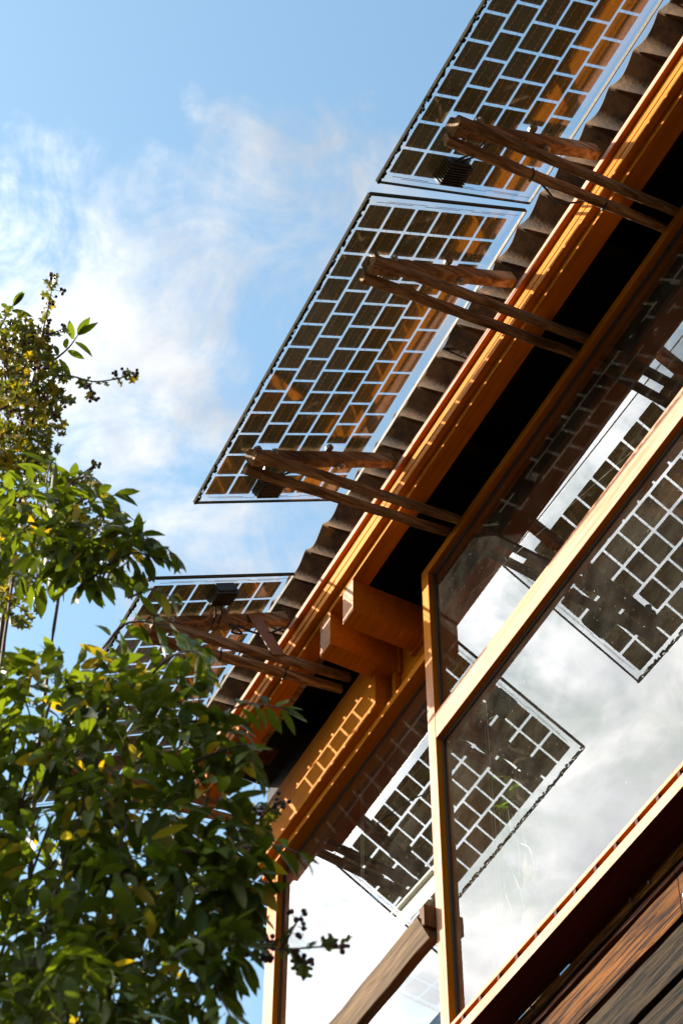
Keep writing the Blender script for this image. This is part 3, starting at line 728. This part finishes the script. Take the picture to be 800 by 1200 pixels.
# ------------------------------------------------------------------ climber and hawthorn on the left
# crown masses (x, y, z, radius) and leading shoots, in metres
CBLOBS = [(-2.985, -1.962, 4.083, 0.165), (-2.885, -1.809, 3.947, 0.126), (-3.039, -1.972, 4.439, 0.149), (-2.815, -1.763, 4.078, 0.094), (-2.683, -2.195, 5.019, 0.086), (-2.604, -2.085, 4.934, 0.075), (-2.578, -1.999, 4.873, 0.056), (-2.728, -2.168, 4.949, 0.08), (-2.65, -2.067, 4.855, 0.052), (-2.764, -2.351, 4.928, 0.133), (-2.705, -2.076, 4.493, 0.106), (-2.572, -1.977, 4.437, 0.082), (-2.488, -1.889, 4.371, 0.054), (-2.768, -2.12, 4.455, 0.159), (-2.577, -1.996, 4.294, 0.134), (-2.483, -1.875, 4.278, 0.086), (-2.452, -1.796, 4.276, 0.046), (-2.694, -2.038, 4.172, 0.15), (-2.557, -1.932, 4.104, 0.121), (-2.47, -1.841, 4.093, 0.083), (-2.443, -1.772, 4.026, 0.055), (-2.386, -1.767, 3.893, 0.038), (-2.644, -2.043, 3.921, 0.15), (-2.551, -1.917, 3.921, 0.117), (-2.465, -1.828, 3.89, 0.084), (-2.443, -1.772, 3.876, 0.046), (-2.586, -2.025, 3.734, 0.121), (-2.499, -1.919, 3.712, 0.104), (-2.415, -1.837, 3.683, 0.066), (-2.396, -1.791, 3.74, 0.041), (-2.51, -2.121, 3.559, 0.128), (-2.427, -2.019, 3.523, 0.112), (-2.866, -2.36, 4.557, 0.199), (-2.984, -2.489, 3.921, 0.316), (-2.882, -2.478, 3.581, 0.338), (-2.856, -2.298, 4.216, 0.239), (-2.74, -2.224, 3.788, 0.218)]  # the largest masses lie out of view, added to shade the crown
CSHOOTS = [[(-2.727, -2.166, 4.935), (-2.657, -2.093, 4.93), (-2.586, -2.022, 4.936), (-2.509, -1.947, 4.85), (-2.47, -1.925, 4.777)], [(-2.653, -2.077, 4.789), (-2.578, -1.999, 4.868), (-2.539, -1.943, 4.842)], [(-2.721, -2.141, 5.034), (-2.668, -2.134, 5.134), (-2.606, -2.095, 5.118), (-2.54, -2.043, 4.947)], [(-2.842, -2.221, 5.059), (-2.727, -2.166, 5.088), (-2.68, -2.183, 5.15), (-2.68, -2.182, 5.216)], [(-2.566, -1.96, 4.42), (-2.495, -1.906, 4.504), (-2.428, -1.869, 4.47), (-2.42, -1.85, 4.41)], [(-2.518, -1.882, 4.341), (-2.461, -1.817, 4.344), (-2.39, -1.777, 4.334), (-2.336, -1.73, 4.295)], [(-2.481, -1.87, 4.199), (-2.425, -1.809, 4.223), (-2.388, -1.773, 4.218), (-2.363, -1.764, 4.133)], [(-2.481, -1.87, 3.985), (-2.396, -1.791, 3.96), (-2.339, -1.734, 3.948), (-2.301, -1.702, 3.912)], [(-2.461, -1.816, 3.796), (-2.38, -1.804, 3.635), (-2.316, -1.806, 3.539)], [(-2.633, -2.007, 4.614), (-2.572, -1.979, 4.648), (-2.525, -1.902, 4.627), (-2.471, -1.844, 4.539)], [(-2.963, -2.328, 6.07), (-2.941, -2.322, 6.109), (-2.91, -2.316, 6.121)], [(-2.915, -2.181, 5.941), (-2.878, -2.152, 5.982), (-2.854, -2.138, 6.027)], [(-2.594, -1.98, 4.751), (-2.54, -1.944, 4.742), (-2.509, -1.915, 4.698)], [(-2.72, -2.134, 4.975), (-2.613, -2.121, 5.015), (-2.554, -2.055, 5.017)]]
HBLOBS = [(-2.959, -2.308, 6.016, 0.079), (-2.9, -2.261, 5.948, 0.051), (-2.945, -2.226, 5.508, 0.097), (-2.881, -2.165, 5.541, 0.056), (-2.951, -2.26, 5.914, 0.092), (-2.89, -2.209, 5.808, 0.063), (-2.946, -2.235, 5.651, 0.099), (-2.937, -2.187, 5.452, 0.096), (-3.066, -2.343, 5.807, 0.137), (-2.881, -2.167, 5.728, 0.04), (-2.931, -2.163, 5.191, 0.102), (-2.858, -2.068, 5.329, 0.052), (-2.562, -1.671, 4.223, 0.03), (-2.571, -1.691, 3.966, 0.04), (-2.774, -1.797, 4.252, 0.104), (-2.888, -1.99, 5.243, 0.083), (-3.059, -2.298, 5.387, 0.171), (-2.926, -2.139, 5.012, 0.06)]
HSHOOTS = [[(-2.942, -2.215, 5.584), (-2.893, -2.221, 5.783), (-2.864, -2.231, 5.982), (-2.845, -2.236, 6.144), (-2.846, -2.244, 6.244)], [(-2.864, -2.229, 5.962), (-2.834, -2.184, 5.995)], [(-2.893, -2.222, 5.823), (-2.846, -2.145, 5.814), (-2.81, -2.084, 5.781), (-2.775, -2.028, 5.789), (-2.765, -1.993, 5.823)], [(-2.816, -2.105, 5.778), (-2.808, -2.077, 5.714)], [(-2.887, -2.194, 5.603), (-2.878, -2.154, 5.656)], [(-2.954, -2.276, 5.709), (-2.895, -2.231, 5.721), (-2.853, -2.18, 5.741)], [(-2.664, -1.788, 3.998), (-2.536, -1.737, 3.883), (-2.435, -1.681, 3.807), (-2.377, -1.628, 3.789), (-2.339, -1.598, 3.776)], [(-2.429, -1.668, 3.808), (-2.402, -1.658, 3.843), (-2.398, -1.649, 3.862)], [(-2.423, -1.655, 3.808), (-2.392, -1.636, 3.76)], [(-2.593, -1.743, 4.15), (-2.513, -1.709, 4.143), (-2.458, -1.683, 4.163), (-2.452, -1.669, 4.18)], [(-2.529, -1.719, 4.141), (-2.496, -1.719, 4.179)], [(-2.871, -2.121, 5.346), (-2.829, -2.077, 5.392), (-2.801, -2.048, 5.429)], [(-2.596, -1.75, 4.002), (-2.512, -1.707, 3.906), (-2.46, -1.686, 3.808)], [(-2.954, -2.276, 5.866), (-2.94, -2.312, 5.986), (-2.909, -2.309, 6.051)]]

CBLOBS += [(-3.094, -2.543, 4.316, 0.17), (-3.048, -2.398, 4.339, 0.17), (-3.008, -2.291, 4.352, 0.17), (-3.067, -2.455, 4.474, 0.17), (-3.084, -2.511, 4.169, 0.17), (-3.043, -2.385, 4.186, 0.17), (-2.991, -2.248, 4.219, 0.17)]      # unseen crown masses added on the sun side to shade the lower leaves
LEAFV = []
for i in range(8):
    b = bmesh.new(); leaf_bm(b, Matrix.Identity(4), 0.076, 0.024 + 0.002 * (i % 4), 0.15 + 0.16 * i, 0.20 + 0.16 * (i % 3))
    LEAFV.append(b)
LEAFM = []
for i, b in enumerate(LEAFV):
    LEAFM.append(mesh_from('leaf', b, M['leaf_yellow'] if i == 7 else M['leaf']))

climber = thing('climbing_shrub', 'dense climbing shrub with glossy pointed green leaves filling the lower left', 'shrub', (-3.75, -2.05, 0.0))
hawthorn = thing('hawthorn_tree', 'hawthorn with small lobed leaves and dark red berries rising behind the climber', 'tree', (-3.55, -1.75, 0.0))

def rvec(r): 
    while True:
        v = Vector((r.uniform(-1, 1), r.uniform(-1, 1), r.uniform(-1, 1)))
        if 0.05 < v.length < 1: return v
def leaf_matrix(p, d, roll, s): return Matrix.Translation(p) @ rot_to(d, roll) @ Matrix.Scale(s, 4)
rc = random.Random(21)
leaves = []; stems = bmesh.new()
for (x, y, z, r) in CBLOBS:
    n = int(32 + 6000 * r * r)
    for k in range(n):
        v = rvec(rc); v = v.normalized() * (v.length ** 0.45) * r
        p = Vector((x, y, z)) + Vector((v.x * 1.0, v.y * 1.0, v.z * 0.95))
        d = v.normalized() * 0.6 + Vector((rc.uniform(-.8, .8), rc.uniform(-.8, .8), rc.uniform(-1.0, .12)))
        leaves.append((p, d, rc.uniform(-.9, .9), rc.uniform(0.45, 1.08)))
    for k in range(int(4 + r * 40)):
        a = Vector((x, y, z)) + rvec(rc) * r * .75; b_ = a + rvec(rc) * r * .5
        add_tube(stems, bez([a, a.lerp(b_, .5) + rvec(rc) * .02, b_], 3), rc.uniform(.0012, .0028), 4, .0009)
for pts in CSHOOTS:
    c = bez(pts, 8); add_tube(stems, c, 0.0035, 5, 0.0014)
    acc = 0.0; side = 1
    for a, b_ in zip(c, c[1:]):
        acc += (b_ - a).length
        if acc > 0.030:
            acc = 0; t = (b_ - a).normalized(); s, u = frame_for(t)
            for sg in (1, -1):
                d = t * rc.uniform(.25, .8) + s * sg * rc.uniform(.6, 1.0) + Vector((0, 0, rc.uniform(-.75, -.05)))
                leaves.append((a + d * .006, d, rc.uniform(-.5, .5), rc.uniform(0.6, 1.0)))
    for k in range(3):
        leaves.append((c[-1], (c[-1] - c[-2]).normalized() + rvec(rc) * .5 + Vector((0, 0, -.2)), rc.uniform(-.5, .5), rc.uniform(.6, .95)))
# main stems down to the ground
CB_ = climber.location
for k in range(5):
    base = Vector((CB_.x + rc.uniform(-.2, .2), CB_.y + rc.uniform(-.15, .15), -0.05)); tx, ty, tz, tr = CBLOBS[rc.choice((7, 10, 13, 14, 17, 18))]
    tip = Vector((tx, ty, tz))
    add_tube(stems, bez([base, base.lerp(tip, .4) + Vector((rc.uniform(-.15, .15), rc.uniform(-.15, .15), .3)), base.lerp(tip, .75) + rvec(rc) * .1, tip], 8), .008, 6, .003)
inv = Matrix.Translation(-climber.location)
stems.transform(inv)
part('stem', stems, M['twig'], climber, smooth=True)
# the leaves that show largest stand singly, the rest are one mass
leaves.sort(key=lambda q: (q[0] - CAM).length / q[3])
rest = bmesh.new(); cnt = 0
big = [q for i, q in enumerate(leaves) if i < 300]
for i, (p, d, roll, s) in enumerate(leaves):
    if i < 300:
        o = bpy.data.objects.new('leaf', LEAFM[7] if rc.random() < .025 else LEAFM[rc.randrange(7)])
        o.matrix_world = inv @ leaf_matrix(p, d, roll, s); link(o, climber)
    else:
        leaf_bm(rest, inv @ leaf_matrix(p, d, roll, s), .076, rc.uniform(.021, .031), rc.uniform(.1, .8), rc.uniform(.1, .35), 1 if rc.random() < .03 else 0, 4)
me = bpy.data.meshes.new('foliage'); rest.to_mesh(me); rest.free(); me.materials.append(M['leaf']); me.materials.append(M['leaf_yellow'])
o = link(bpy.data.objects.new('foliage', me), climber); o['kind'] = 'stuff'
print('climber leaves', len(leaves))

# hawthorn
rh = random.Random(5)
hl = []; berries = []; tw = bmesh.new()
for (x, y, z, r) in HBLOBS:
    for k in range(int(26 + 12000 * r * r)):
        v = rvec(rh); v = v.normalized() * (v.length ** 0.5) * r
        hl.append((Vector((x, y, z)) + v, v.normalized() * .5 + rvec(rh) + Vector((0, 0, -.2)), rh.uniform(-1, 1), rh.uniform(.020, .038)))
    for k in range(int(3 + r * 50)):
        a = Vector((x, y, z)) + rvec(rh) * r * .9; b_ = a + rvec(rh) * r * .7
        add_tube(tw, bez([a, a.lerp(b_, .5) + rvec(rh) * .02, b_], 3), rh.uniform(.0012, .003), 4, .0008)
    for k in range(int(3 + r * 34)):
        c0 = Vector((x, y, z)) + rvec(rh) * r
        for q in range(rh.randrange(1, 4)): berries.append(c0 + rvec(rh) * .012)
for pts in HSHOOTS:
    c = bez(pts, 8); add_tube(tw, c, 0.0032, 5, 0.0012); acc = 0.0
    for i, (a, b_) in enumerate(zip(c, c[1:])):
        acc += (b_ - a).length
        if acc > 0.011:
            acc = 0; t = (b_ - a).normalized()
            d = t * .4 + rvec(rh) + Vector((0, 0, -.25))
            hl.append((a, d, rh.uniform(-1, 1), rh.uniform(.020, .040)))
            if rh.random() < .38:
                q0 = a + rvec(rh) * .03 + Vector((0, 0, -.012)); add_tube(tw, [a, q0], .0008, 4)
                for q in range(rh.randrange(1, 5)): berries.append(q0 + rvec(rh) * .011)
    for q in range(5):
        q0 = c[-1] + rvec(rh) * .016; berries.append(q0); add_tube(tw, [c[-1], q0], .0007, 4)
H0 = hawthorn.location
for j, tgt in enumerate((2, 0, 5, 8, 10, 11)):
    tx, ty, tz, tr = HBLOBS[tgt]; tip = Vector((tx, ty, tz)); base = Vector((H0.x + rh.uniform(-.04, .04), H0.y + rh.uniform(-.04, .04), 2.0))
    add_tube(tw, bez([base, base.lerp(tip, .4) + Vector((rh.uniform(-.12, .12), rh.uniform(-.12, .12), .15)), base.lerp(tip, .78) + rvec(rh) * .06, tip], 8), .010, 6, .003)
inv = Matrix.Translation(-H0)
trunk = bmesh.new(); add_tube(trunk, bez([(H0.x, H0.y, -.1), (H0.x + .05, H0.y - .03, .7), (H0.x - .03, H0.y + .04, 1.4), (H0.x, H0.y, 2.1)], 6), .075, 12, .04); trunk.transform(inv)
part('trunk', trunk, M['twig'], hawthorn, smooth=True)
tw.transform(inv); part('branches', tw, M['twig'], hawthorn, smooth=True)
hb = bmesh.new()
for (p, d, roll, s) in hl: haw_bm(hb, inv @ leaf_matrix(p, d, roll, 1.0), s)
me = bpy.data.meshes.new('foliage'); hb.to_mesh(me); hb.free(); me.materials.append(M['leaf_haw'])
o = link(bpy.data.objects.new('foliage', me), hawthorn); o['kind'] = 'stuff'
bb = bmesh.new()
for p in berries:
    bmesh.ops.create_icosphere(bb, subdivisions=2, radius=rh.uniform(.0042, .0056), matrix=inv @ Matrix.Translation(p))
o = part('berries', bb, M['berry'], hawthorn, smooth=True); o['kind'] = 'stuff'
print('haw', len(hl), len(berries))
